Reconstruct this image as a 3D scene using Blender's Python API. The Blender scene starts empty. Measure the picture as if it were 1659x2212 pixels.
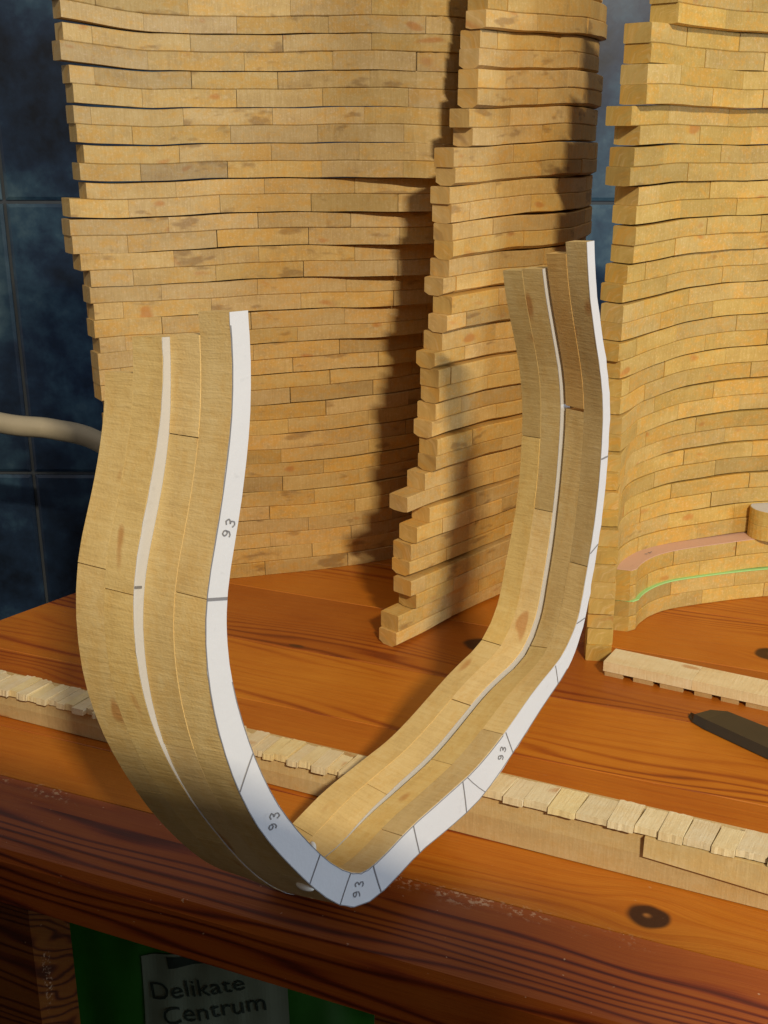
import bpy, bmesh, math, random
from mathutils import Vector, noise
R_ = random.Random(7)
sc = bpy.context.scene
COL = sc.collection

# ------------------------------------------------------------------ camera, world, lamps, exposure
PITCH, YAW = math.radians(19.3), math.radians(22)
cam = bpy.data.cameras.new('camera'); co = bpy.data.objects.new('camera', cam); COL.objects.link(co)
co.location = (0, 0, .20)
co.rotation_euler = (math.pi/2 - PITCH, 0, YAW)
cam.sensor_fit = 'VERTICAL'; cam.sensor_height = 24
cam.lens = 24*2450/2212
cam.clip_start = .01; cam.clip_end = 20
sc.camera = co
W = bpy.data.worlds.new('World'); sc.world = W; W.use_nodes = True
W.node_tree.nodes['Background'].inputs[0].default_value = (.98, .90, .86, 1)
W.node_tree.nodes['Background'].inputs[1].default_value = .36

def lamp(name, kind, loc, power, col, size, target=None):
    l = bpy.data.lights.new(name, kind); l.energy = power; l.color = col
    o = bpy.data.objects.new(name, l); COL.objects.link(o); o.location = loc
    if kind == 'POINT': l.shadow_soft_size = size
    else: l.shape = 'RECTANGLE'; l.size, l.size_y = size
    if target:
        o.rotation_euler = (Vector(target)-Vector(loc)).to_track_quat('-Z', 'Y').to_euler()
    return o
lamp('room_lamp', 'AREA', (.500, -.490, .72), 14.0, (1, .84, .62), (.120, .016)).rotation_euler = (math.radians(52), 0, 0)
lamp('cool_fill_light', 'AREA', (1.3, .16, .16), 7.0, (.62, .80, 1), (.25, .25), (-.1, .26, .06))  # added cool fill from the right, brightens the paper faces
sc.view_settings.view_transform = 'Standard'; sc.view_settings.look = 'None'
sc.view_settings.exposure = 0; sc.view_settings.gamma = 1

# ------------------------------------------------------------------ helpers
def tag(o, label=None, cat=None, group=None, kind=None):
    if label: o['label'] = label
    if cat: o['category'] = cat
    if group: o['group'] = group
    if kind: o['kind'] = kind
    return o
def empty(name, loc=(0, 0, 0)):
    o = bpy.data.objects.new(name, None); o.location = loc; COL.objects.link(o); o.empty_display_size = .01
    return o
class MB:
    def __init__(s): s.v = []; s.f = []; s.uv = []
    def loft(s, secs, us, vs=None, cap=True):
        """closed cross-sections (lists of points) joined in a row; us = u per section, vs = v per corner"""
        n = len(secs[0]); b = len(s.v)
        for q in secs: s.v += [tuple(p) for p in q]
        if vs is None:
            vs = [0]
            for i in range(n): vs.append(vs[-1]+(Vector(secs[0][(i+1) % n])-Vector(secs[0][i])).length)
        for i in range(len(secs)-1):
            for j in range(n):
                k = (j+1) % n
                s.f.append((b+i*n+j, b+i*n+k, b+(i+1)*n+k, b+(i+1)*n+j))
                s.uv.append(((us[i], vs[j]), (us[i], vs[j+1]), (us[i+1], vs[j+1]), (us[i+1], vs[j])))
        if cap:
            for i, fl in ((0, True), (len(secs)-1, False)):
                idx = [b+i*n+j for j in range(n)]; p0 = Vector(secs[i][0])
                ex = (Vector(secs[i][1])-p0).normalized() if (Vector(secs[i][1])-p0).length > 0 else Vector((1, 0, 0))
                uvs = [((Vector(p)-p0).dot(ex)*.25+us[i], (Vector(p)-p0).length) for p in secs[i]]
                if fl: idx = idx[::-1]; uvs = uvs[::-1]
                s.f.append(tuple(idx)); s.uv.append(tuple(uvs))
    def poly(s, pts, uvs=None):
        b = len(s.v); s.v += [tuple(p) for p in pts]; s.f.append(tuple(range(b, b+len(pts))))
        s.uv.append(tuple(uvs or [(p[0], p[1]) for p in pts]))
    def box(s, a, b, rot=0, c=None):
        x0, y0, z0 = a; x1, y1, z1 = b
        cs, sn = math.cos(rot), math.sin(rot)
        cx, cy = c or ((x0+x1)/2, (y0+y1)/2)
        def T(x, y, z): return (cx+(x-cx)*cs-(y-cy)*sn, cy+(x-cx)*sn+(y-cy)*cs, z)
        ch = min(.0003, abs(z1-z0)*.2, abs(y1-y0)*.2)
        def sec(x): return [T(x, y0+ch, z0), T(x, y1-ch, z0), T(x, y1, z0+ch), T(x, y1, z1-ch), T(x, y1-ch, z1), T(x, y0+ch, z1), T(x, y0, z1-ch), T(x, y0, z0+ch)]
        s.loft([sec(x0), sec(x1)], [x0, x1])
    def build(s, name, mat, parent=None, col=None, smooth=False):
        me = bpy.data.meshes.new(name); me.from_pydata(s.v, [], s.f); me.materials.append(mat)
        uvl = me.uv_layers.new(name='UVMap'); k = 0
        for p, uv in zip(me.polygons, s.uv):
            for t, li in enumerate(p.loop_indices): uvl.data[li].uv = uv[t]
        bm = bmesh.new(); bm.from_mesh(me); bmesh.ops.recalc_face_normals(bm, faces=bm.faces); bm.to_mesh(me); bm.free()
        if smooth:
            for p in me.polygons: p.use_smooth = len(p.vertices) == 4
        o = bpy.data.objects.new(name, me); COL.objects.link(o)
        if parent:
            o.parent = parent; o.matrix_parent_inverse = parent.matrix_basis.inverted()
        if col: o.color = (*col, 1)
        return o
def catmull(P, n):
    P = [Vector(p) for p in P]; out = []
    Q = [P[0]*2-P[1]]+P+[P[-1]*2-P[-2]]
    for i in range(1, len(Q)-2):
        for j in range(n):
            t = j/n; a, b, c, d = Q[i-1:i+3]
            out.append(.5*((2*b)+(c-a)*t+(2*a-5*b+4*c-d)*t*t+(3*b-a-3*c+d)*t**3))
    out.append(P[-1]); return out
class Curve:
    def __init__(s, P, n=14):
        s.p = catmull(P, n); s.s = [0]
        for a, b in zip(s.p, s.p[1:]): s.s.append(s.s[-1]+(b-a).length)
        s.L = s.s[-1]
    def at(s, t):
        if t <= 0:
            d = (s.p[1]-s.p[0]).normalized(); return s.p[0]+d*t, d
        if t >= s.L:
            d = (s.p[-1]-s.p[-2]).normalized(); return s.p[-1]+d*(t-s.L), d
        lo, hi = 0, len(s.s)-1
        while hi-lo > 1:
            m = (lo+hi)//2
            if s.s[m] <= t: lo = m
            else: hi = m
        f = (t-s.s[lo])/(s.s[hi]-s.s[lo]); 
        d1 = (s.p[min(hi+1, len(s.p)-1)]-s.p[lo]).normalized(); d0 = (s.p[hi]-s.p[max(lo-1, 0)]).normalized()
        return s.p[lo].lerp(s.p[hi], f), d0.lerp(d1, f).normalized()
def interp(x, tab):
    if x <= tab[0][0]: return tab[0][1]
    for (a, b), (c, d) in zip(tab, tab[1:]):
        if x <= c: return b+(d-b)*(x-a)/(c-a)
    return tab[-1][1]

# ------------------------------------------------------------------ materials
class NT:
    def __init__(s, name):
        s.m = bpy.data.materials.new(name); s.m.use_nodes = True; s.t = s.m.node_tree; s.b = s.t.nodes['Principled BSDF']
    def n(s, ty, **kw):
        o = s.t.nodes.new(ty)
        for k, v in kw.items():
            if k[0] == '_': setattr(o, k[1:], v)
        return o
    def put(s, sock, v):
        if hasattr(v, 'links') or hasattr(v, 'is_linked'): s.t.links.new(v, sock)
        else: sock.default_value = v
    def math(s, op, a, b=0, c=0, clamp=False):
        o = s.n('ShaderNodeMath', _operation=op, _use_clamp=clamp)
        s.put(o.inputs[0], a); s.put(o.inputs[1], b); s.put(o.inputs[2], c); return o.outputs[0]
    def vmath(s, op, a, b=(0, 0, 0)):
        o = s.n('ShaderNodeVectorMath', _operation=op); s.put(o.inputs[0], a); s.put(o.inputs[1], b); return o.outputs[0]
    def noise(s, vec, scale, detail=3, rough=.5):
        o = s.n('ShaderNodeTexNoise'); s.put(o.inputs['Vector'], vec); o.inputs['Scale'].default_value = scale
        o.inputs['Detail'].default_value = detail; o.inputs['Roughness'].default_value = rough; return o.outputs['Fac']
    def ramp(s, fac, stops):
        o = s.n('ShaderNodeValToRGB'); s.put(o.inputs[0], fac); e = o.color_ramp.elements
        while len(e) < len(stops): e.new(.5)
        for q, (p, c) in zip(e, stops): q.position = p; q.color = (*c, 1) if len(c) == 3 else c
        return o.outputs[0]
    def mix(s, fac, a, b, mode='MIX'):
        o = s.n('ShaderNodeMix', _data_type='RGBA', _blend_type=mode)
        s.put(o.inputs[0], fac); s.put(o.inputs[6], a if not isinstance(a, tuple) else (*a, 1)[:4]); s.put(o.inputs[7], b if not isinstance(b, tuple) else (*b, 1)[:4])
        return o.outputs[2]
    def bump(s, h, strength, dist):
        o = s.n('ShaderNodeBump'); s.put(o.inputs['Height'], h); o.inputs['Strength'].default_value = strength
        o.inputs['Distance'].default_value = dist; s.t.links.new(o.outputs[0], s.b.inputs['Normal'])
def ss(N, x, a, b):
    o = N.n('ShaderNodeMapRange', _interpolation_type='SMOOTHSTEP'); N.put(o.inputs[0], x); o.inputs[1].default_value = a; o.inputs[2].default_value = b
    return o.outputs[0]

def raw_wood(name, dark, mid, light, stain=.66, streak=1.0, bump=.35, dirt=.5, mott=.55):
    """bare sawn softwood: fine saw marks across the piece, mottling, a few brown stains; object colour tints each piece"""
    N = NT(name)
    uv = N.n('ShaderNodeUVMap').outputs[0]; info = N.n('ShaderNodeObjectInfo')
    off = N.n('ShaderNodeCombineXYZ'); N.put(off.inputs[2], N.math('MULTIPLY', info.outputs['Random'], 37.0))
    N.put(off.inputs[0], N.math('MULTIPLY', info.outputs['Random'], 3.1))
    p = N.vmath('ADD', uv, off.outputs[0])
    saw = N.noise(N.vmath('MULTIPLY', p, (1500*streak, 110, 1)), 1, 3, .6)
    mot = N.noise(N.vmath('MULTIPLY', p, (70, 160, 1)), 1, 4, .6)
    big = N.noise(N.vmath('MULTIPLY', p, (28, 60, 1)), 1, 3, .55)
    grit = N.noise(N.vmath('MULTIPLY', p, (1500, 1500, 1)), 1, 2, .6)
    f = N.math('ADD', N.math('MULTIPLY', saw, .30), N.math('ADD', N.math('MULTIPLY', mot, .32), N.math('ADD', N.math('MULTIPLY', big, .26), N.math('MULTIPLY', grit, .12))))
    c = N.ramp(f, [(.30, dark), (.50, mid), (.68, light)])
    om = N.noise(N.vmath('MULTIPLY', p, (260, 330, 1)), 1, 5, .7); ol = N.noise(N.vmath('MULTIPLY', p, (40, 90, 1)), 1, 2, .5)
    c = N.mix(N.math('MULTIPLY', ss(N, N.math('ADD', N.math('MULTIPLY', om, .6), N.math('MULTIPLY', ol, .4)), .46, .62), mott), c, (.66, .36, .05))
    sp = N.noise(N.vmath('MULTIPLY', p, (900, 900, 1)), 1, 2, .6)
    c = N.mix(N.math('MULTIPLY', ss(N, sp, .52, .72), .30), c, (.78, .62, .34))
    st = N.noise(N.vmath('MULTIPLY', p, (45, 110, 1)), 1, 3, .6)
    sm = N.math('MULTIPLY', ss(N, st, stain, stain+.09), N.math('ADD', .35, N.math('MULTIPLY', saw, .8)), clamp=True)
    c = N.mix(N.math('MULTIPLY', sm, dirt), c, (.16, .075, .028))
    kn = N.noise(N.vmath('MULTIPLY', p, (38, 70, 1)), 1.7, 1, .5)
    c = N.mix(N.math('MULTIPLY', ss(N, kn, .70, .78), .6), c, (.46, .17, .035))
    c = N.mix(1.0, c, info.outputs['Color'], 'MULTIPLY')
    N.put(N.b.inputs['Base Color'], c); N.b.inputs['Roughness'].default_value = .62
    N.b.inputs['Specular IOR Level'].default_value = .25
    N.bump(N.math('ADD', N.math('MULTIPLY', saw, .7), N.math('MULTIPLY', grit, .4)), bump, .0004)
    return N.m
M_STACK = raw_wood('stack_pine', (.40, .265, .095), (.56, .405, .150), (.66, .51, .22), stain=.60, dirt=.6, mott=.5)
M_STACK2 = raw_wood('stack_pine_pale', (.37, .255, .075), (.50, .37, .115), (.60, .475, .18), stain=.68)
M_FRAME = raw_wood('frame_pine', (.58, .415, .175), (.75, .575, .265), (.84, .69, .37), stain=.70, streak=.8, bump=.6, dirt=.35, mott=.22)
M_LATH = raw_wood('lath_pine', (.50, .37, .18), (.62, .49, .25), (.72, .60, .36), stain=.8, bump=.3, mott=.2)
M_TOOTH = raw_wood('tooth_pine', (.62, .50, .28), (.76, .65, .40), (.84, .76, .54), stain=.85, bump=.5, mott=.15)

def paper(name, col):
    N = NT(name); g = N.n('ShaderNodeNewGeometry').outputs['Position']
    a = N.noise(g, 400, 3, .6); b = N.noise(g, 60, 3, .5)
    c = N.mix(N.math('MULTIPLY', b, .35), (*col, 1), tuple(v*.84 for v in col)+(1,))
    c = N.mix(ss(N, a, .62, .8), c, tuple(v*.88 for v in col)+(1,))
    N.put(N.b.inputs['Base Color'], c); N.b.inputs['Roughness'].default_value = .8
    N.bump(N.math('ADD', a, N.math('MULTIPLY', b, 2)), .3, .0003)
    return N.m
M_PAPER = paper('white_paper', (.62, .64, .66)); M_PINK = paper('pink_paper', (.66, .43, .32)); M_GREEN = paper('green_paper', (.38, .70, .25))
def plain(name, col, rough=.6, metal=0, spec=.4, var=.15, scale=90):
    N = NT(name); g = N.n('ShaderNodeNewGeometry').outputs['Position']
    a = N.noise(g, scale, 5, .6)
    c = N.mix(N.math('MULTIPLY', a, 1), tuple(v*(1-var) for v in col)+(1,), tuple(min(1, v*(1+var)) for v in col)+(1,))
    N.put(N.b.inputs['Base Color'], c); N.b.inputs['Roughness'].default_value = rough; N.b.inputs['Metallic'].default_value = metal
    N.b.inputs['Specular IOR Level'].default_value = spec; N.bump(a, .15, .0005)
    return N.m
M_PENCIL = plain('pencil_graphite', (.20, .20, .21), .7)
M_GLUE = plain('dried_glue', (.80, .76, .66), .5)

def table_wood():
    N = NT('lacquered_pine'); g = N.n('ShaderNodeNewGeometry').outputs['Position']
    sep = N.n('ShaderNodeSeparateXYZ'); N.put(sep.inputs[0], g); x, y, z = sep.outputs
    info = N.n('ShaderNodeObjectInfo'); rnd = info.outputs['Random']
    knots = [(-.0287, .2562, .0062, .0050, 1), (-.1175, .3955, .0080, .0060, 1), (-.0090, .4300, .0065, .0060, 1), (-.0190, .3990, .0040, .0016, .6), (-.1859, .3666, .0035, .0012, .8), (-.272, .300, .005, .004, .7)]
    yy = N.math('ADD', y, N.math('MULTIPLY', z, 1.15)); dark = None; core = None; warp = yy
    nz = N.noise(N.vmath('MULTIPLY', g, (60, 60, 60)), 1, 2)
    for kx, ky, a, b, w in knots:
        dx = N.math('DIVIDE', N.math('SUBTRACT', x, kx), a); dy = N.math('DIVIDE', N.math('SUBTRACT', y, ky), b)
        d = N.math('SQRT', N.math('ADD', N.math('MULTIPLY', dx, dx), N.math('MULTIPLY', dy, dy)))
        d = N.math('ADD', d, N.math('MULTIPLY', N.math('SUBTRACT', nz, .5), 1.1))
        m = N.math('MULTIPLY', N.math('SUBTRACT', 1, ss(N, d, .80, 1.12)), w)
        if w == 1:
            cc = N.math('SUBTRACT', 1, ss(N, d, .0, .34)); core = cc if core is None else N.math('MAXIMUM', core, cc)
        dark = m if dark is None else N.math('MAXIMUM', dark, m)
        dx2 = N.math('MULTIPLY', dx, .42); dy2 = N.math('MULTIPLY', dy, .45)
        e = N.math('EXPONENT', N.math('MULTIPLY', N.math('ADD', N.math('MULTIPLY', dx2, dx2), N.math('MULTIPLY', dy2, dy2)), -1.0))
        warp = N.math('SUBTRACT', warp, N.math('MULTIPLY', N.math('MULTIPLY', N.math('SUBTRACT', y, ky), e), .9))
    v = N.n('ShaderNodeCombineXYZ'); N.put(v.inputs[0], N.math('MULTIPLY', x, 4.5)); N.put(v.inputs[1], N.math('MULTIPLY', warp, 34))
    N.put(v.inputs[2], N.math('ADD', N.math('MULTIPLY', rnd, 23), N.math('MULTIPLY', z, 30)))
    low = N.noise(v.outputs[0], 1.0, 2, .5)
    ph = N.math('ADD', N.math('MULTIPLY', warp, 1250), N.math('MULTIPLY', low, 62))
    ring = N.math('POWER', N.math('ADD', .5, N.math('MULTIPLY', N.math('SINE', ph), .5)), 3.0)
    v2 = N.n('ShaderNodeCombineXYZ'); N.put(v2.inputs[0], N.math('MULTIPLY', x, 40)); N.put(v2.inputs[1], N.math('MULTIPLY', warp, 2200)); N.put(v2.inputs[2], rnd)
    fine = N.noise(v2.outputs[0], 1, 3, .6)
    bandw = N.noise(v.outputs[0], .6, 2, .5)
    blot = N.noise(g, 22, 4, .6)
    f = N.math('ADD', N.math('MULTIPLY', ring, N.math('MULTIPLY', N.math('MAXIMUM', ss(N, bandw, .35, .65), N.math('MULTIPLY', N.math('LESS_THAN', z, -.003), 1.35)), .38)), N.math('ADD', N.math('MULTIPLY', fine, .38), N.math('MULTIPLY', blot, .35)))
    c = N.ramp(f, [(.20, (.54, .200, .018)), (.44, (.42, .122, .008)), (.66, (.28, .060, .005)), (.90, (.11, .020, .003))])
    c = N.mix(1.0, c, info.outputs['Color'], 'MULTIPLY')
    c = N.mix(dark, c, (.045, .014, .006)); c = N.mix(N.math('MULTIPLY', core, .95), c, (.42, .17, .04))
    # chips and scuffs along the worn front arris and sparse on the nose
    near = N.math('SUBTRACT', 1, ss(N, N.math('ABSOLUTE', N.math('SUBTRACT', y, .2455)), .0006, .0030))
    sp = N.noise(N.vmath('MULTIPLY', g, (500, 900, 900)), 1, 3, .7); big = N.noise(g, 70, 2, .5)
    ch1 = N.math('MULTIPLY', N.math('MULTIPLY', near, ss(N, sp, .54, .62)), ss(N, big, .44, .60))
    sp2 = N.noise(N.vmath('MULTIPLY', g, (420, 700, 700)), 1, 2, .5)
    front = N.math('LESS_THAN', y, .2466)
    ch2 = N.math('MULTIPLY', ss(N, sp2, .735, .77), N.math('ADD', .35, N.math('MULTIPLY', front, .55)))
    ch = N.math('MAXIMUM', N.math('MULTIPLY', ch1, N.math('SUBTRACT', 1, ss(N, x, -.045, -.02))), ch2)
    c = N.mix(N.math('MULTIPLY', ch, .75), c, (.62, .40, .24))
    N.put(N.b.inputs['Base Color'], c)
    rr = N.noise(N.vmath('MULTIPLY', g, (60, 200, 200)), 1, 3, .6)
    N.put(N.b.inputs['Roughness'], N.math('ADD', .26, N.math('MULTIPLY', rr, .26)))
    N.b.inputs['Specular IOR Level'].default_value = .45
    N.bump(N.math('ADD', N.math('MULTIPLY', fine, .7), N.math('ADD', N.math('MULTIPLY', ring, .3), N.math('MULTIPLY', ch, -1.2))), .22, .0006)
    return N.m
M_TABLE = table_wood()

def tile_mat():
    N = NT('blue_tile_glaze'); g = N.n('ShaderNodeNewGeometry').outputs['Position']
    a = N.noise(g, 9, 6, .65); b = N.noise(g, 45, 4, .6)
    f = N.math('ADD', N.math('MULTIPLY', a, .75), N.math('MULTIPLY', b, .25))
    c = N.ramp(f, [(.36, (.004, .008, .016)), (.48, (.012, .028, .058)), (.56, (.028, .066, .105)), (.68, (.085, .15, .18))])
    c = N.mix(1.0, c, N.n('ShaderNodeObjectInfo').outputs['Color'], 'MULTIPLY')
    N.put(N.b.inputs['Base Color'], c); N.b.inputs['Roughness'].default_value = .38; N.bump(b, .1, .001)
    return N.m
M_TILE = tile_mat(); M_GROUT = plain('grey_grout', (.085, .10, .115), .9)
M_FLOOR = plain('dark_floor', (.03, .025, .022), .7)
M_HOSE = plain('cream_rubber', (.52, .46, .32), .45)
M_METAL = plain('dark_steel', (.075, .07, .055), .42, .6)
M_BAG = plain('green_film', (.014, .11, .008), .42, var=.5, scale=25)
M_LABELB = plain('pale_label_print', (.15, .19, .13), .6, var=.2, scale=40)
M_INK = plain('dark_print', (.015, .03, .02), .6)
M_BLOCKER = plain('blocker_brown', (.16, .09, .045), .7)  # for the unseen box that shades the table edge

# ------------------------------------------------------------------ setting: floor and tiled wall
m = MB(); m.box((-2.5, -2, -.78), (2.5, 2.5, -.76)); tag(m.build('floor', M_FLOOR), 'dark floor under the table', kind='structure')
fh = Vector((-math.sin(YAW), math.cos(YAW), 0)); rh = Vector((math.cos(YAW-.02), math.sin(YAW-.02), 0)); bk = Vector((-rh.y, rh.x, 0))
wc = fh*.93
m = MB(); b0 = wc+bk*.002
q = [(-1.6, 0), (1.9, 0), (1.9, .05), (-1.6, .05)]
m.loft([[tuple(b0+rh*a+bk*b+Vector((0, 0, z))) for a, b in q] for z in (-.76, 1.2)], [-.76, 1.2])
wall = m.build('tiled_wall', M_GROUT); tag(wall, 'dark blue mottled tiled wall with pale grout lines', 'wall', kind='structure')
TW, TH = .335, .2265; z0 = .1345; u0 = -.303
for i in range(-4, 7):
    for j in range(-4, 5):
        a0 = u0+i*TW+.0015; a1 = u0+(i+1)*TW-.0015; zz0 = z0+j*TH+.0015; zz1 = z0+(j+1)*TH-.0015
        if a0 < -1.6 or a1 > 1.9: continue
        m = MB(); cz = .0025
        P = lambda a, z, d: tuple(wc+rh*a+Vector((0, 0, z))-bk*d)
        o1 = [P(a0, zz0, -.001), P(a1, zz0, -.001), P(a1, zz1, -.001), P(a0, zz1, -.001)]
        o2 = [P(a0, zz0, .0005), P(a1, zz0, .0005), P(a1, zz1, .0005), P(a0, zz1, .0005)]
        o3 = [P(a0+cz, zz0+cz, .0018), P(a1-cz, zz0+cz, .0018), P(a1-cz, zz1-cz, .0018), P(a0+cz, zz1-cz, .0018)]
        m.loft([o1, o2, o3], [0, .001, .003])
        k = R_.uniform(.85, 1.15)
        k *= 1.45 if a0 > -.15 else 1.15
        m.build('tile', M_TILE, wall, (k, k, k))

# ------------------------------------------------------------------ table
table = empty('pine_table', (.1, .45, -.76)); tag(table, 'orange lacquered pine table with knots and a worn front edge', 'table')
XL = lambda y: -.3117+(y-.3418)*.32; XR = .62; TB = -.031
edges = [.2255, .2720, .3205, .3640, .4130, .4600, .5100, .5600, .6100]
tones = [(1, 1, 1), (.98, .9, .85), (1.12, 1.16, 1.1), (.82, .72, .7), (1.05, 1.05, 1.0), (1.05, 1.05, 1.05), (.9, .85, .8), (1, 1, 1)]
for i, (ya, yb) in enumerate(zip(edges, edges[1:])):
    m = MB(); e = .00012
    ya2, yb2 = ya+(e if i else 0), yb-e
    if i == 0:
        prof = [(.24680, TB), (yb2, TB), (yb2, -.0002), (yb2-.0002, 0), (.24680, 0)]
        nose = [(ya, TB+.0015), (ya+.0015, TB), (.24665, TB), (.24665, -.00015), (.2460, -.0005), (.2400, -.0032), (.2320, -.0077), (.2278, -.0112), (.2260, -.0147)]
        mn = MB(); mn.loft([[(XL(y)*(1-t)+XR*t, y, z) for y, z in nose] for t in (0, .5, 1)], [0, .4, .9]); tag(mn.build('shade_tinted_edge', M_TABLE, table, (.70, .50, .52)), 'bevelled front edge, its shade tinted in darker red-brown')  # darker tint deepens the shade on the nose through its colour
    else:
        prof = [(ya2, TB), (yb2, TB), (yb2, -.0002), (yb2-.0002, 0), (ya2+.0002, 0), (ya2, -.0002)]
    xs = [0, .5, 1]
    secs = [[(XL(y)*(1-t)+XR*t, y, z) for y, z in prof] for t in xs]
    m.loft(secs, [0, .4, .9]); m.build('plank', M_TABLE, table, tones[i])
for lx, ly in ((-.2735, .240), (-.25, .545), (.54, .240), (.54, .545)):
    m = MB(); m.box((lx, ly, -.76), (lx+.0515, ly+.019, TB)); 
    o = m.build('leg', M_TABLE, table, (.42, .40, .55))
m = MB(); m.box((-.2215, .262, -.085), (.54, .280, TB)); 

# ------------------------------------------------------------------ a frame piece lying flat
def flat_piece(name, cv, s0, s1, hw, z0, z1, mat, parent, off=0, col=(1, 1, 1), dz=None, ch=.00035, extra=None, und=None):
    if s1-s0 < .0015: return None
    n = max(2, int((s1-s0)/.004)+1); secs = []; us = []
    for i in range(n+1):
        s = s0+(s1-s0)*i/n; p, t = cv.at(s); nr = Vector((-t.y, t.x))
        o = off+(extra(s) if extra else 0); w = dz(s) if dz else 0
        if i in (0, n): hh = hw-.00015
        else: hh = hw
        def Q(a, z): 
            q = p+nr*(a+o); return (q.x, q.y, z+w)
        ub = ch if und is None else und(s); ui = ch if und is None else .0022
        secs.append([Q(-hh+ui, z0), Q(hh-ui, z0), Q(hh, z0+ub), Q(hh, z1-ch), Q(hh-ch, z1), Q(-hh+ch, z1), Q(-hh, z1-ch), Q(-hh, z0+ub)])
        us.append(s)
    m = MB(); vs = [0, 2*hw, 2*hw, 2*hw+z1-z0, 2*hw+z1-z0, 4*hw+z1-z0, 4*hw+z1-z0, 4*hw+2*(z1-z0), 4*hw+2*(z1-z0)]
    m.loft(secs, us, vs); return m.build(name, mat, parent, col)
def tone(base, spread=.10, darkp=.07):
    k = R_.uniform(1-spread, 1+spread*.8); h = R_.uniform(-.06, .06)
    if R_.random() < darkp: k *= R_.uniform(.78, .9)
    return (min(1.25, base[0]*k*(1+h*.3)), base[1]*k, base[2]*k*(1-h*2))
ORD = ['lowest', 'second', 'third', 'fourth', 'fifth', 'sixth', 'seventh', 'eighth', 'ninth', 'tenth', 'eleventh', 'twelfth', 'thirteenth', 'fourteenth', 'fifteenth', 'sixteenth', 'seventeenth', 'eighteenth', 'topmost']
def WARP(s, z): return min(1, z/.03)*(.0007*math.sin(s*30+z*22)+.0003*math.sin(s*71+z*41+2)+.0001*math.sin(s*210+z*70))
PITCHZ = .0135; NF = 19

# ------------------------------------------------------------------ stack 1: the wide horseshoe stack, mouth to the viewer
P1 = ([(-.292, .368), (-.282, .383), (-.262, .409), (-.236, .430), (-.208, .452), (-.186, .476), (-.168, .510), (-.148, .545), (-.129, .548), (-.1175, .528), (-.1150, .500), (-.1195, .468), (-.1335, .4335), (-.1527, .379)])
P1T = P1[:4]+[(-.205, .443), (-.176, .442), (-.156, .446), (-.150, .480), (-.142, .525)]+P1[9:]
C1 = Curve(P1); LB = C1.L
# end positions by height (z, shift inward from the curve's end), read as how far each frame's leg reaches
ENDB = [(0, -.001), (.006, -.001), (.0075, -.002), (.013, .001), (.0135, .006), (.0205, .006), (.021, .001), (.027, 0), (.028, .0005), (.034, .0008), (.035, .002), (.041, .002), (.042, .0035), (.048, .0035), (.049, .011), (.0545, .011), (.0555, .000), (.0615, .000), (.0625, .010), (.069, .010),
        (.07, .014), (.077, .014), (.078, .013), (.09, .013), (.091, .015), (.104, .015), (.105, .014), (.111, .014), (.112, .018), (.125, .018), (.126, .020), (.139, .020), (.140, .023), (.1665, .0235), (.167, .0225), (.186, .023), (.187, .034), (.195, .034), (.196, .032), (.203, .032), (.204, .035), (.216, .035), (.217, .038), (.26, .040)]
ENDA = [(0, .024), (.05, .023), (.075, .020), (.09, .0185), (.1, .0175), (.112, .018), (.125, .018), (.139, .0165), (.1395, .012), (.153, .0115), (.167, .0105), (.168, .0165), (.181, .0175), (.195, .0165), (.209, .0145), (.223, .0125), (.24, .0135), (.26, .015)]
roots = []
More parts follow.
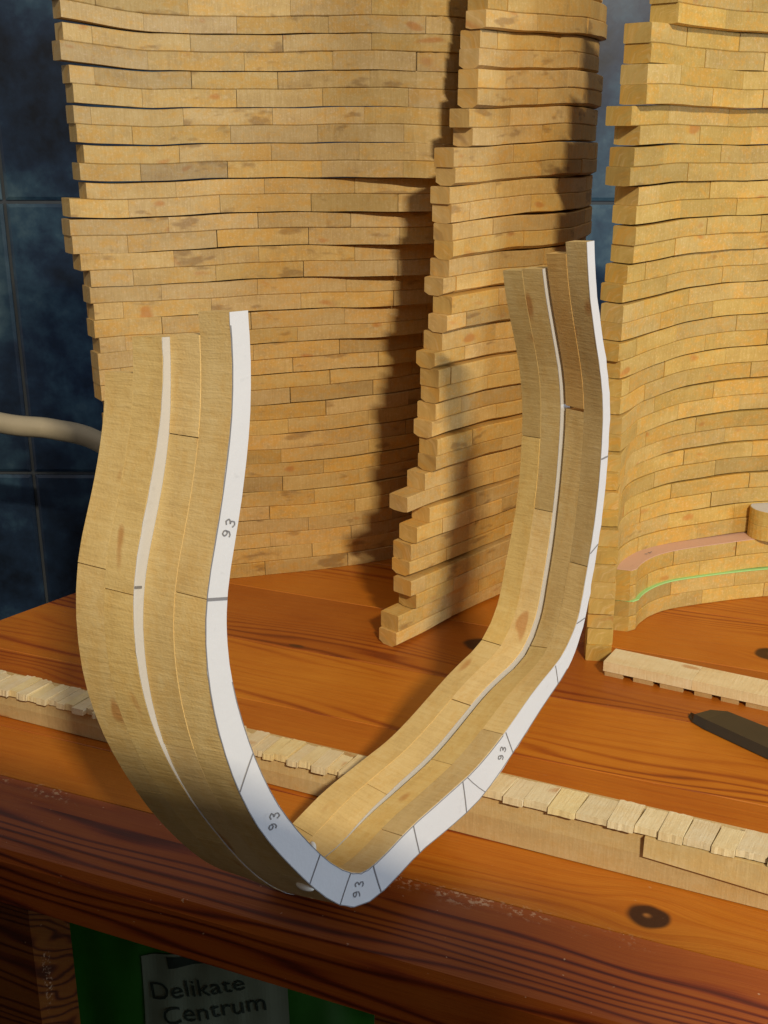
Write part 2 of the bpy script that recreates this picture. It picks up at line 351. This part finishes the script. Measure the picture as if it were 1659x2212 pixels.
for k in range(NF):
    fz = k*PITCHZ
    root = empty('ship_frame', (-.2, .46, fz)); roots.append(root)
    pos = ORD[k]+(' from the table' if 0 < k < NF-1 else '')
    tag(root, pos+' horseshoe ship frame in the tall left stack of pine frames', 'ship frame', 'pine ship frames piled in the left stack')
    tb = max(0, min(1, (fz-.085)/.09)); C1 = Curve([Vector(a).lerp(Vector(b), tb) for a, b in zip(P1, P1T)]); LB = C1.L
    gap = R_.choice([.0001, .0002, .0002, .0003]); fo = R_.uniform(-.0005, .0005)
    ph = R_.uniform(0, 6); amp = .00018 if k else 0
    fb = (R_.uniform(.0006, .0022) if k % 2 else -R_.uniform(0, .0012)); bside = lambda s, fb=fb, LB=LB: fb*max(0, min(1, (s-LB*.45)/.02))
    th = (PITCHZ-gap)/2
    ua, ub_ = R_.choice([.0001, .00015, .0002, .0003]), R_.choice([.0006, .0009, .0013, .0016])
    und = lambda s, a=ua, b=ub_, LB=LB: (a+(b-a)*max(0, min(1, (s-LB*.45)/.02)))*(.85+.3*noise.noise(Vector((s*60, a*9999, 0))))
    for r in range(2):
        if r == 0: th0 = th+R_.uniform(-.0006, .0006)
        z0 = fz+r*th0; z1 = fz+(th0 if r == 0 else 2*th)-.00006
        zm = (z0+z1)/2
        s0 = interp(zm, ENDA)+R_.uniform(-.0015, .0015); s1 = LB-interp(zm, ENDB)-.0015-.0080*min(1, zm/.03)+R_.uniform(-.0006, .0006)
        ro = fo+R_.uniform(-.00025, .00025)
        lift = lambda s, q=fz: .0085*max(0, (q-.15)/.09)**1.0*max(0, 1-s/.05)**1.3 if q > .15 else 0
        dz = lambda s, z=fz, lift=lift: WARP(s, z)+lift(s)
        # joints: staggered, drifting slowly from frame to frame
        L = .0385; st = (.010+.0022*k+(.0190 if r else 0)+R_.uniform(-.001, .001)) % L
        cuts = [s0]+[c for c in [st+L*i+R_.uniform(-.002, .002) for i in range(-1, 16)] if s0+.004 < c < s1-.004]+[s1]
        for a, b in zip(cuts, cuts[1:]):
            far = (a+b)/2 < LB*.45
            hz = max(0, min(1, (fz-.06)/.14)); base = (1.0-.06*hz, .93+.03*hz, .90+.25*hz) if far else (1.05, .94+.05*hz, .82+.16*hz)
            g = .00012 if R_.random() < .8 else .0004
            flat_piece('futtock', C1, a+g/2 if a > s0 else a, b-g/2 if b < s1 else b, .0047, z0, z1, M_STACK, root, ro+R_.uniform(-.00022, .00022), tone(base, .12, .12 if far else .05), dz, extra=bside, und=(und if r == 0 else None))

# ------------------------------------------------------------------ stack 2: right-hand stack running out of the picture
def blend(P, Q, t): return [Vector(a).lerp(Vector(b), t) for a, b in zip(P, Q)]
LOW = [(-.0700, .3930), (-.0745, .4120), (-.0770, .4370), (-.0690, .4600), (-.0520, .4780), (-.0180, .5030), (.0300, .5250), (.0800, .5150), (.1150, .4700)]
HIG = [(-.0860, .4140), (-.0770, .4310), (-.0670, .4520), (-.0560, .4730), (-.0420, .4950), (-.0120, .5270), (.0330, .5400), (.0800, .5200), (.1150, .4700)]
END2 = [(0, .004), (.03, .0045), (.055, .005), (.075, .006), (.09, .008), (.105, .008), (.118, .006), (.13, .007), (.14, .009), (.15, .011), (.165, .0125), (.173, .0125), (.174, .006), (.187, .0068), (.188, .0125), (.201, .0125), (.202, .0145), (.216, .0150), (.217, .0190), (.229, .020), (.23, .028), (.26, .029)]
for k in range(NF):
    fz = k*PITCHZ; t = max(0, min(1, (fz-.03)/.12)); t = t*t*(3-2*t)
    cv = Curve(blend(LOW, HIG, t), 10)
    root = empty('ship_frame', (.02, .5, fz))
    pos = ORD[k]+(' from the table' if 0 < k < NF-1 else '')
    extra_txt = {0: ' carrying the bright green paper strip', 1: ' jutting forward and topped with pink paper'}.get(k, '')
    tag(root, (ORD[k]+' ship frame'+extra_txt+' in the right stack'), 'ship frame', 'pine ship frames piled in the right stack')
    up = max(0, min(1, (fz-.12)/.08))
    gap = R_.choice([.0002, .0003])
    fo = R_.uniform(-.0005, .0005)-up*(.0026 if k % 2 else -.0016)*R_.uniform(.6, 1)
    hw = .0050+.0010*up
    ledge = None
    if k < 2: ledge = lambda s: -(.0042 if k else .0050)*max(0, min(1, (s-.034)/.004))
    th = (PITCHZ-gap)/2; ph = R_.uniform(0, 6)
    dz = lambda s, z=fz: WARP(s+.3, z)
    for r in range(2):
        z0 = fz+r*th; z1 = z0+th-.00006; zm = (z0+z1)/2
        s0 = interp(zm, END2)+(.0015 if zm < .05 else .0035 if zm < .195 else -.002)+R_.uniform(-.0012, .0012); s1 = cv.L-R_.uniform(0, .004)
        ro = fo+R_.uniform(-.0003, .0003)*(1+up)
        L = .0360; st = (.022+.0020*k+(.018 if r else 0)) % L
        cuts = [s0]+([.0335] if k < 2 else [])+[c for c in [st+L*i+R_.uniform(-.003, .003) for i in range(-1, 9)] if s0+(.04 if k < 2 else .006) < c < s1-.006]+[s1]
        for i, (a, b) in enumerate(zip(cuts, cuts[1:])):
            g = .00012 if R_.random() < .75 else .0005
            if k < 2 and i == 1: a += .0025
            flat_piece('futtock', cv, a+(g/2 if i else 0), b-g/2, .0088 if (k < 2 and i) else hw, z0, z1, M_STACK2, root, ro+R_.uniform(-.0002, .0002), tone((1.03, .955+.035*t, .86+.12*t), .12, .06), dz, extra=ledge, und=(und if r == 0 and k else None))
    if k in (0, 1):
        mt = M_PINK if k == 1 else M_GREEN; zt = fz+2*th
        tag(flat_piece('paper_template', cv, .0365, cv.L-.01, .0089 if k else .0095, zt+.0000, zt+(.00025 if k else .0005), mt, root, fo, (1, 1, 1), dz, .00003, extra=ledge), ('pale pink paper glued on top' if k else 'bright green paper edge sticking out'))
    if k == 1:
        zt = fz+2*th+.0003
        for i, s in enumerate((.062, .0645, .066)):
            p, tt = cv.at(s); nr = Vector((-tt.y, tt.x)); c = p-nr*.0095
            m = MB(); m.box((c.x-.0006, c.y-.0002, zt), (c.x+.0006, c.y+.0002, zt+.0001), rot=(.5, -.6, 1.2)[i]); m.build('pencil_mark', M_PENCIL, root)
# rounded block resting on the pink-topped frame
blk = empty('rounded_block', (-.0075, .4955, .0274)); tag(blk, 'short round-ended pine block with a white paper top beside the right picture edge', 'wood block')
def roundblock(z0, z1, r, lx): 
    out = []
    for z in (z0, z1):
        pts = []
        for i in range(13):
            a = math.pi/2+math.pi*i/12
            pts.append((-.0185+math.cos(a)*r, .4905+math.sin(a)*r*.9, z))
        pts += [(-.0185+lx, .4905-r*.9+.003, z), (-.0185+lx, .4905+r*.9+.003, z)]
        out.append(pts)
    return out
for z0, z1, col in ((.0274, .0338, (1.1, 1.08, 1)), (.0339, .0403, (1.05, 1.05, 1))):
    m = MB(); m.loft(roundblock(z0, z1, .0085, .035), [0, z1-z0]); m.build('block_layer', M_STACK2, blk, col)
m = MB(); m.loft(roundblock(.0403, .0405, .0082, .035), [0, .0002]); m.build('paper_top', M_PAPER, blk)

# ------------------------------------------------------------------ the two big frames standing in front
U_W=[-33.93,-34.12,-34.55,-35.26,-36.21,-37.47,-38.94,-40.51,-42.17,-43.94,-45.75,-47.30,-48.44,-49.17,-49.46,-49.42,-49.05,-48.36,-47.42,-46.22,-44.72,-42.94,-40.81,-38.27,-35.48,-32.51,-29.47,-26.30,-22.86,-19.01,-14.41,-9.02,-3.55,1.71,6.89,12.21,17.68,23.13,28.53,33.82,38.79,43.54,48.21,52.84,57.40,61.94,66.59,71.31,75.65,79.11,81.99,84.19,86.00,87.74,89.44,91.07,92.53,93.86,95.00,95.88,96.64,97.26,97.61,97.50,96.95,95.92,94.83,93.78,92.84,92.25,91.90,91.67]
U_S=[151.51,145.97,140.44,134.94,129.48,124.08,118.73,113.41,108.12,102.87,97.62,92.30,86.88,81.38,75.84,70.30,64.77,59.27,53.80,48.39,43.05,37.80,32.68,27.75,22.96,18.28,13.64,9.09,4.74,0.76,-2.30,-3.40,-2.59,-0.83,1.15,2.67,3.61,4.62,5.86,7.53,9.98,12.84,15.83,18.88,22.04,25.22,28.24,31.15,34.58,38.91,43.64,48.73,53.97,59.23,64.51,69.81,75.16,80.55,85.97,91.45,96.94,102.45,107.98,113.53,119.04,124.49,129.93,135.37,140.84,146.35,151.88,157.42]
U_WD=[4.79,4.77,4.78,4.83,4.91,5.02,5.12,5.18,5.19,5.21,5.26,5.36,5.48,5.63,5.81,6.04,6.31,6.58,6.80,6.95,7.06,7.13,7.15,7.13,7.07,7.06,7.15,7.41,7.86,8.42,8.92,9.21,9.24,9.14,9.12,9.28,9.62,9.95,10.05,9.80,9.23,8.58,8.08,7.79,7.54,7.17,6.66,6.02,5.28,4.47,3.68,3.04,2.61,2.41,2.40,2.46,2.49,2.45,2.39,2.35,2.36,2.43,2.53,2.64,2.70,2.72,2.69,2.64,2.56,2.50,2.49,2.51]
U_A=[-3.49,-3.59,-3.68,-3.70,-3.61,-3.49,-3.46,-3.56,-3.77,-4.01,-4.20,-4.34,-4.44,-4.54,-4.61,-4.69,-4.78,-4.85,-4.86,-4.78,-4.55,-4.24,-4.04,-4.06,-4.29,-4.58,-4.74,-4.71,-4.56,-4.40,-4.28,-4.19,-4.10,-4.02,-3.93,-3.85,-3.78,-3.70,-3.60,-3.50,-3.44,-3.45,-3.57,-3.83,-4.31,-5.07,-6.11,-7.13,-7.65,-7.43,-6.77,-6.20,-5.96,-5.91,-5.79,-5.54,-5.29,-5.16,-5.14,-5.20,-5.35,-5.51,-5.62,-5.65,-5.60,-5.48,-5.34,-5.18,-4.95,-4.63,-4.31,-4.06]
U_B=[-5.61,-5.60,-5.64,-5.76,-5.92,-6.11,-6.35,-6.63,-6.90,-7.08,-7.13,-7.09,-6.98,-6.83,-6.70,-6.59,-6.44,-6.16,-5.77,-5.33,-4.87,-4.46,-4.22,-4.24,-4.47,-4.75,-4.90,-4.84,-4.65,-4.44,-4.27,-4.13,-3.99,-3.85,-3.71,-3.58,-3.48,-3.38,-3.25,-3.09,-2.96,-2.94,-3.05,-3.32,-3.79,-4.54,-5.51,-6.42,-6.82,-6.58,-5.98,-5.48,-5.30,-5.29,-5.20,-4.99,-4.77,-4.66,-4.63,-4.69,-4.81,-4.94,-5.02,-5.02,-4.97,-4.87,-4.75,-4.59,-4.36,-4.05,-3.74,-3.49]
U_C=[-9.64,-9.76,-9.86,-9.92,-9.92,-9.94,-10.04,-10.26,-10.57,-10.93,-11.25,-11.44,-11.51,-11.55,-11.61,-11.63,-11.51,-11.23,-10.84,-10.37,-9.89,-9.51,-9.32,-9.28,-9.29,-9.26,-9.07,-8.59,-7.74,-6.59,-5.27,-4.01,-3.07,-2.58,-2.43,-2.42,-2.46,-2.55,-2.69,-2.88,-3.09,-3.31,-3.60,-4.06,-4.67,-5.32,-5.96,-6.59,-7.02,-7.02,-6.67,-6.32,-6.25,-6.40,-6.65,-6.87,-6.99,-7.00,-6.94,-6.90,-6.86,-6.76,-6.59,-6.45,-6.37,-6.27,-6.07,-5.80,-5.57,-5.41,-5.32,-5.26]

P0 = Vector((-.0920, .2343, .0100)); NV = Vector((-.9016, .4208, -.1002)).normalized(); TT = .01805
WV = Vector((.4229, .9062, 0)).normalized(); UV_ = Vector((-.0908, .0424, .995)).normalized()
NU = len(U_W); OP = [Vector((a/1000, b/1000)) for a, b in zip(U_W, U_S)]
NRM = []
for i in range(NU):
    t = (OP[min(i+1, NU-1)]-OP[max(i-1, 0)]).normalized(); NRM.append(Vector((-t.y, t.x)))
if NRM[NU//2].y < 0: NRM = [-v for v in NRM]
ARC = [0]
for a, b in zip(OP, OP[1:]): ARC.append(ARC[-1]+(b-a).length)
def lin(T, x):
    i = max(0, min(NU-2, int(x))); f = max(0, min(1, x-i)); return T[i]*(1-f)+T[i+1]*f
def ubase(x): return lin(OP, x), lin(NRM, x).normalized(), lin(ARC, x)
Z_ = [0]*NU
def planes(fr):   # (table of outward offset at the front plane, at the back plane, depth of the front plane)
    return (Z_, U_A, 0) if fr == 0 else (U_B, U_C, TT+.0003)
def upt(x, fr, q, side, jit=0):
    """x = station, q = 0..1 through the frame's thickness, side 0 = outer edge, 1 = inner edge"""
    A, B, k0 = planes(fr); gp = (.0013*max(0, min(1, (x-33)/4)) if fr else 0); p, nr, s = ubase(x)
    d = (lin(A, x)*(1-q)+lin(B, x)*q)/1000; w = max(.0032, lin(U_WD, x)/1000)
    e = -.0012*min(1, max(0, (x-44)/8)) if (side == 0 and (q > 0 or fr)) else 0
    v = p+nr*(d+e*min(1, q*8+fr)+(w if side else 0)+jit)
    return P0+WV*v.x+UV_*v.y+NV*(k0+gp+q*(TT-gp))
def uframe(fr, label, cuts, tops, stains):
    root = empty('ship_frame', tuple(P0+NV*(TT*fr))); tag(root, label, 'ship frame', 'paper-faced ship frames standing in front')
    for ly in range(2):
        q0, q1 = ly*.5, ly*.5+.4996
        cs = [tops[ly][0]]+cuts[ly]+[tops[ly][1]]
        for i, (a, b) in enumerate(zip(cs, cs[1:])):
            g = .02; a2 = a+(g if i else 0); b2 = b-(g if i < len(cs)-2 else 0)
            if fr == 0 and ly == 1 and i == len(cs)-2: a2 += .16
            jit = R_.uniform(-.00012, .00012); n = max(3, int((b2-a2)*2)); secs = []; us = []
            for j in range(n+1):
                x = a2+(b2-a2)*j/n; c = .00004
                A = upt(x, fr, q0, 0, jit); B = upt(x, fr, q0, 1, jit); Cc = upt(x, fr, q1, 1, jit); D = upt(x, fr, q1, 0, jit)
                def cor(p, l, r): return [p+(l-p).normalized()*c, p+(r-p).normalized()*c]
                secs.append(cor(A, D, B)+cor(B, A, Cc)+cor(Cc, B, D)+cor(D, Cc, A)); us.append(ubase(x)[2])
            m = MB(); m.loft(secs, us)
            m.build('futtock', M_FRAME, root, stains.get((ly, i), tone((1.12, 1.10, 1.0) if a > 35 else (1.06, 1.04, .98), .09, 0)), smooth=False)
    # paper template on the front face
    m = MB(); x0, x1 = tops[0]; n = 150; secs = []; us = []
    for j in range(n+1):
        x = x0+(x1-x0)*j/n; f = NV*-.00022; rag = .0002*noise.noise(Vector((x*3, fr*9, 0)))
        if x > 40: rag -= abs(.0007*noise.noise(Vector((x*2.2, 5, 0))))
        o = upt(x, fr, 0, 0, rag); i_ = upt(x, fr, 0, 1, rag*.3)
        secs.append([o+f, i_+f, i_-NV*.00002, o-NV*.00002]); us.append(ubase(x)[2])
    m.loft(secs, us); pp = m.build('paper_template', M_PAPER, root)
    return root, pp
def on_face(x, r, fr=0, lift=.0004):
    return upt(x, fr, 0, 0).lerp(upt(x, fr, 0, 1), r)-NV*lift
def stroke(m, pts, w):
    for a, b in zip(pts, pts[1:]):
        t = (b-a)
        if t.length < 1e-6: continue
        t.normalize(); s = t.cross(NV).normalized()*w/2; e = NV*.00006
        m.loft([[a-s, a+s, a+s+e, a-s+e], [b-s, b+s, b+s+e, b-s+e]], [0, .001])
cutsF = [[11.2, 26.1, 34.0, 42.3, 53.5], [5.0, 18.0, 30.0, 39.5, 48.5, 61.8]]
cutsR = [[11.6, 24.0, 36.0, 43.5, 56.0], [10.9, 21.0, 32.0, 48.0, 60.0]]
fA, pA = uframe(0, 'nearer horseshoe ship frame standing upright, its whole face covered in white paper', cutsF, [(.0, NU-1.0), (.9, NU-1.6)], {(1, 6): (.98, .84, .64), (1, 5): (1.08, 1.06, 1.0), (0, 5): (.9, .88, .84), (0, 0): (.95, .93, .9)})
fB, pB = uframe(1, 'farther horseshoe ship frame standing upright, paper face showing only as a thin white line', cutsR, [(1.0, NU-2.4), (2.6, NU-2.5)], {(0, 5): (.86, .84, .78), (1, 5): (.80, .78, .7)})
# pencil outline, joint lines and handwritten numbers on the near paper
m = MB(); e = [on_face(x*.25, .012, lift=.0003) for x in range(2, (NU-2)*4)]; stroke(m, e[:190], .00022)
e = [on_face(x*.25, .985, lift=.0003) for x in range(60, 170)]; stroke(m, e, .0002); m.build('pencil_outline', M_PENCIL, pA)
for x, sk, w in ((11.2, .0, .0007), (19.3, -.9, .0003), (26.3, -.4, .00025), (28.9, -.2, .00022), (31.7, -.1, .00035), (34.6, .1, .0003), (38.2, .3, .0003), (39.2, -.5, .0002), (42.3, .25, .00025), (47.0, .4, .0002), (50.5, -.3, .0003), (54.5, -.4, .0003), (59.5, -.1, .00045)):
    m = MB(); stroke(m, [on_face(x+sk*(r-.5)*1.4, r) for r in (.02, .35, .7, .98)], w); m.build('pencil_line', M_PENCIL, pA)
for x, r0, r1, w in ((11.3, 0, 1, .0006),):
    m = MB(); stroke(m, [on_face(x, r0, 1), on_face(x, r1*.35, 1)], w); m.build('pencil_line', M_PENCIL, pB)
nine = [(.75, .65), (.6, .9), (.3, .9), (.15, .7), (.25, .5), (.55, .48), (.75, .65), (.72, .35), (.5, .05), (.2, .08)]
three = [(.15, .85), (.45, 1), (.75, .85), (.65, .6), (.35, .52), (.7, .45), (.8, .2), (.5, 0), (.15, .12)]
def number(x, r, size, rot):
    jj = random.Random(int(x*10))
    m = MB(); c = on_face(x, r); p, nr, _ = ubase(x)
    ax = (WV*math.cos(rot)+UV_*math.sin(rot)); ay = (-WV*math.sin(rot)+UV_*math.cos(rot))
    ax = ax*1.0
    for dx, glyph in ((-.95, nine), (.05, three)):
        stroke(m, [c+ax*(dx+px*.85+jj.uniform(-.05, .05))*size+ay*(py-.5+jj.uniform(-.06, .06))*size*jj.uniform(1.0, 1.15) for px, py in glyph], .00030)
    m.build('pencilled_number', M_PENCIL, pA)
number(8.3, .55, .0024, 1.0); number(22.4, .55, .0026, 1.25); number(30.0, .55, .0026, 1.1); number(41.6, .5, .0024, 1.1)
# beads of dried glue squeezed out of the joints
def blob(c, r, st=(1, 1, 1), par=fA):
    bm = bmesh.new(); bmesh.ops.create_uvsphere(bm, u_segments=14, v_segments=9, radius=r)
    for v in bm.verts: v.co *= 1+.25*noise.noise(v.co*600); v.co = Vector((v.co.x*st[0], v.co.y*st[1], v.co.z*st[2]))+c
    me = bpy.data.meshes.new('glue_bead'); bm.to_mesh(me); bm.free(); me.materials.append(M_GLUE)
    for p in me.polygons: p.use_smooth = True
    o = bpy.data.objects.new('glue_bead', me); COL.objects.link(o); o.parent = par; o.matrix_parent_inverse = par.matrix_basis.inverted(); return o
blob(upt(26.9, 0, .14, 0)-WV*.0002, .0011, (2.3, 1, .9)); blob(upt(25.6, 0, .05, 1)+UV_*.0004, .0011, (.9, .9, 1.4))

# ------------------------------------------------------------------ laths with notched tops, small notched strip, file
A0 = Vector((-.2577, .2768)); DR = Vector((.9996, -.0288)); DN = Vector((.0288, .9996)); ang = math.atan2(DR.y, DR.x)
def lp(s, o, z): p = A0+DR*s+DN*o; return (p.x, p.y, z)
def lath(name, label, s0, s1, h, tw, jag, joints, hook=0):
    r = empty(name, lp((s0+s1)/2, 0, 0)); tag(r, label, 'notched lath')
    m = MB(); m.loft([[lp(s, .0015, 0), lp(s, .0135, 0), lp(s, .0135, h), lp(s, .0018, h), lp(s, .0008, h-.0008), lp(s, 0, h*.55), lp(s, .0002, .0004)] for s in (s0, s1)], [s0, s1]); m.build('beam', M_LATH, r, (.9, .86, .80))
    s = s0; i = 0
    while s < s1-.001:
        w = tw*R_.uniform(.75, 1.25); w = min(w, s1-s); fo = R_.uniform(-jag, jag)*.6; bo = R_.uniform(-jag, jag); zz = R_.uniform(-.0003, .0004)
        ht = .0022+zz; sk = R_.uniform(-.0004, .0004); m = MB(); n = 7
        f0 = -.0008+fo*.6-(.0009 if i % 2 else 0); b0 = .0098+bo
        secs = []
        for j in range(n+1):
            u = s+.00014+(w-.00028)*j/n; nz = .0004*noise.noise(Vector((u*900, 3.1, 0)))*jag/.0012; nb = .0006*noise.noise(Vector((u*900, 9.1, 0)))*jag/.0012
            secs.append([lp(u+.003*0, f0+nz, h+.0002), lp(u+.0012+sk, b0+nb, h+.0002), lp(u+.0012+sk, b0+nb-.0003, h+ht), lp(u, f0+nz+.0003, h+ht)])
        m.loft(secs, [s+w*j/n for j in range(n+1)]); m.build('tooth', M_TOOTH, r, tone((1, 1, .97), .05, 0))
        s += w; i += 1
    return r
lath('notched_lath', 'low pale lath with ragged notched top passing behind the standing frames, left half', -.062, .142, .0098, .0042, .0014, [])
rl = lath('notched_lath', 'taller pale lath with square notched teeth on top, starting at the standing frames', .160, .330, .0150, .0078, .0010, [])
# thin wedge board glued along the right lath's face
m = MB(); secs = []
for s in (.2255, .30, .330):
    t = (s-.2255)/.1045; zb = .0088-.0065*t
    secs.append([lp(s, -.0016, zb), lp(s, -.00005, zb), lp(s, -.00005, .0147), lp(s, -.0013, .0147)])
m.loft(secs, [0, .07, .1]); tag(m.build('wedge_strip', M_LATH, rl, (1.02, 1.0, .93)), 'thin paler wedge glued on the front face')

r = empty('notched_strip', (-.03, .39, 0)); tag(r, 'small flat pale strip with notched underside lying before the right stack', 'notched strip')
BD = Vector((.9955, -.0950)).normalized(); BN = Vector((.0950, .9955)).normalized(); B0 = Vector((-.0672, .3868))
def bpnt(s, o, z): p = B0+BD*s+BN*o; return (p.x, p.y, z)
for s0, s1, c in ((0, .0330, (1, 1, 1)), (.0331, .095, (1.03, 1.0, .95))):
    m = MB(); m.loft([[bpnt(s+(.002 if s0 == 0 and s == s0 else 0)*0, 0, .0022), bpnt(s, .012, .0022), bpnt(s+.001, .0125, .0062), bpnt(s, 0, .0062)] for s in (s0, s1)], [s0, s1]); m.build('strip_body', M_TOOTH, r, c)
s = .0005
while s < .090:
    w = R_.uniform(.006, .009); m = MB(); m.loft([[bpnt(u, .0008, 0), bpnt(u, .0105, 0), bpnt(u, .0105, .0022), bpnt(u, .0003, .0022)] for u in (s, s+w)], [s, s+w]); m.build('foot', M_LATH, r, (.9, .85, .78)); s += w+R_.uniform(.0025, .0045)

r = empty('file', (0, .36, 0)); tag(r, 'dark grey metal bar with a slanted blunt tip at right picture edge', 'metal tool')
KD = Vector((.905, -.425)).normalized(); KN = Vector((.425, .905)).normalized(); K0 = Vector((-.0335, .3655))
def kp(s, o, z): p = K0+KD*s+KN*o; return (p.x, p.y, z)
m = MB(); secs = []
for s, a, b, h in ((0, .0015, .0030, .0016), (.003, -.0008, .0072, .0030), (.008, -.0020, .0100, .0034), (.05, -.0045, .0105, .0036), (.11, -.0055, .0105, .0036)):
    secs.append([kp(s, a, .0004), kp(s, b, .0004), kp(s+.002, b, h), kp(s, a+.0014, h)])
m.loft(secs, [0, .003, .008, .05, .11]); m.build('blade', M_METAL, r)
m = MB(); m.loft([[kp(s, .000, 0), kp(s, .006, 0), kp(s, .006, .0010), kp(s, .000, .0010)] for s in (.09, .112)], [0, .02]); m.build('tang', M_METAL, r)

# ------------------------------------------------------------------ hose on the wall, bag under the table
hp = catmull([(-.66, .49, .050), (-.56, .54, .030), (-.487, .556, .0155), (-.457, .568, .0115), (-.427, .577, .003), (-.39, .59, -.03), (-.36, .60, -.10), (-.355, .60, -.3), (-.36, .6, -.76)], 8)
m = MB(); secs = []
for i, p in enumerate(hp):
    t = (hp[min(i+1, len(hp)-1)]-hp[max(i-1, 0)]).normalized(); a = t.cross(Vector((0, 1, .2))).normalized(); b = t.cross(a)
    secs.append([tuple(p+a*math.cos(q*math.pi/6)*.0066+b*math.sin(q*math.pi/6)*.0066) for q in range(12)])
m.loft(secs, [i*.01 for i in range(len(secs))]); tag(m.build('rubber_hose', M_HOSE, smooth=True), 'cream rubber hose sagging in front of the blue tiled wall', 'hose')

bag = empty('shopping_bag', (-.2, .31, -.76)); tag(bag, 'green shopping bag with a pale printed label in the dark under the table', 'bag')
bo = fh*.352+Vector((0, 0, 0)); rr = Vector((math.cos(YAW), math.sin(YAW), 0))
def bgp(u, z, d=0): 
    w = .006*noise.noise(Vector((u*22, z*18, 2)))+.0022*noise.noise(Vector((u*90, z*30, 5)))
    p = bo+rr*u-fh*(d+w); return Vector((p.x, p.y, z))
nx, nz = 70, 110; m = MB(); m2 = []
U0, U1, ZB, ZT = -.150, -.004, -.50, -.036
def gridp(i, j, d): return bgp(U0+(U1-U0)*i/nx, ZB+(ZT-ZB)*j/nz, d)
vs = {}
for i in range(nx+1):
    for j in range(nz+1):
        b_ = .012*math.sin(math.pi*i/nx)*math.sin(math.pi*min(1, j/nz)*.9+.2); vs[i, j] = len(m.v); m.v.append(tuple(gridp(i, j, b_-.012)))
for i in range(nx):
    for j in range(nz):
        m.f.append((vs[i, j], vs[i+1, j], vs[i+1, j+1], vs[i, j+1])); m.uv.append(((0, 0), (1, 0), (1, 1), (0, 1)))
m.build('front_panel', M_BAG, bag, smooth=True)
m = MB(); q = lambda u, d, z: tuple(bo+rr*u+fh*d+Vector((0, 0, z)))
m.loft([[q(U0+.001, .018, z), q(U1-.001, .018, z), q(U1-.001, .12, z), q(U0+.001, .12, z)] for z in (-.76, ZT-.002)], [0, .5]); m.build('bag_body', M_BAG, bag)
def lab(u, z, d): 
    i = (u-U0)/(U1-U0); b_ = .012*math.sin(math.pi*i)*math.sin(math.pi*min(1, (z-ZB)/(ZT-ZB))*.9+.2)
    return bgp(u, z, b_-.012+d)
# label outline (u, z) on the bag
TXR = .105
def grid_patch(name, mat, poly, d, par):
    m = MB(); 
    def add(tri): m.poly([lab(*p, d) for p in tri], [(0, 0)]*len(tri))
    n = 40
    (a, b, c, e) = poly
    P = lambda s, t: tuple((Vector(a)*(1-s)+Vector(b)*s)*(1-t)+(Vector(e)*(1-s)+Vector(c)*s)*t)
    for i in range(n):
        for j in range(n): add([P(i/n, j/n), P((i+1)/n, j/n), P((i+1)/n, (j+1)/n), P(i/n, (j+1)/n)])
    return m.build(name, mat, par)
LP = [(-.0960, -.190), (-.0360, -.190), (-.0390, -.1000), (-.0938, -.1065)]
lb = grid_patch('printed_label', M_LABELB, LP, .0007, bag)
grid_patch('label_emblem', M_INK, [(-.0835, -.1125), (-.0700, -.1100), (-.0660, -.1065), (-.0840, -.1065)], .0010, lb)
def words(txt, u, z, size, par):
    c = bpy.data.curves.new('lettering', 'FONT'); c.body = txt; c.size = size; c.extrude = 0; c.resolution_u = 3
    o = bpy.data.objects.new('lettering', c); COL.objects.link(o); bpy.context.view_layer.update()
    me = bpy.data.meshes.new_from_object(o.evaluated_get(bpy.context.evaluated_depsgraph_get())); bpy.data.objects.remove(o)
    for v in me.vertices:
        a = v.co.x*math.cos(TXR)-v.co.y*math.sin(TXR); b = v.co.x*math.sin(TXR)+v.co.y*math.cos(TXR)
        v.co = lab(u+a, z+b, .0013)
    me.materials.clear(); me.materials.append(M_INK)
    o = bpy.data.objects.new('lettering', me); COL.objects.link(o); o.parent = par; o.matrix_parent_inverse = par.matrix_basis.inverted(); return o
words('Delikate', -.0915, -.1275, .0112, lb); words('Centrum', -.0868, -.1382, .0112, lb)

# ------------------------------------------------------------------ unseen box added behind the camera to shade the table's nose
bx = empty('shade_blocker', (-.2, -.14, -.76)); tag(bx, 'tall plain brown box added out of view to shade the table front edge', 'box')
m = MB(); m.box((-.75, -.20, -.76), (.204, -.08, .3225)); m.build('blocker_body', M_BLOCKER, bx)
m = MB(); m.box((-.75, -.143, .3227), (.204, -.139, .3231)); m.build('blocker_seam', M_BLOCKER, bx)
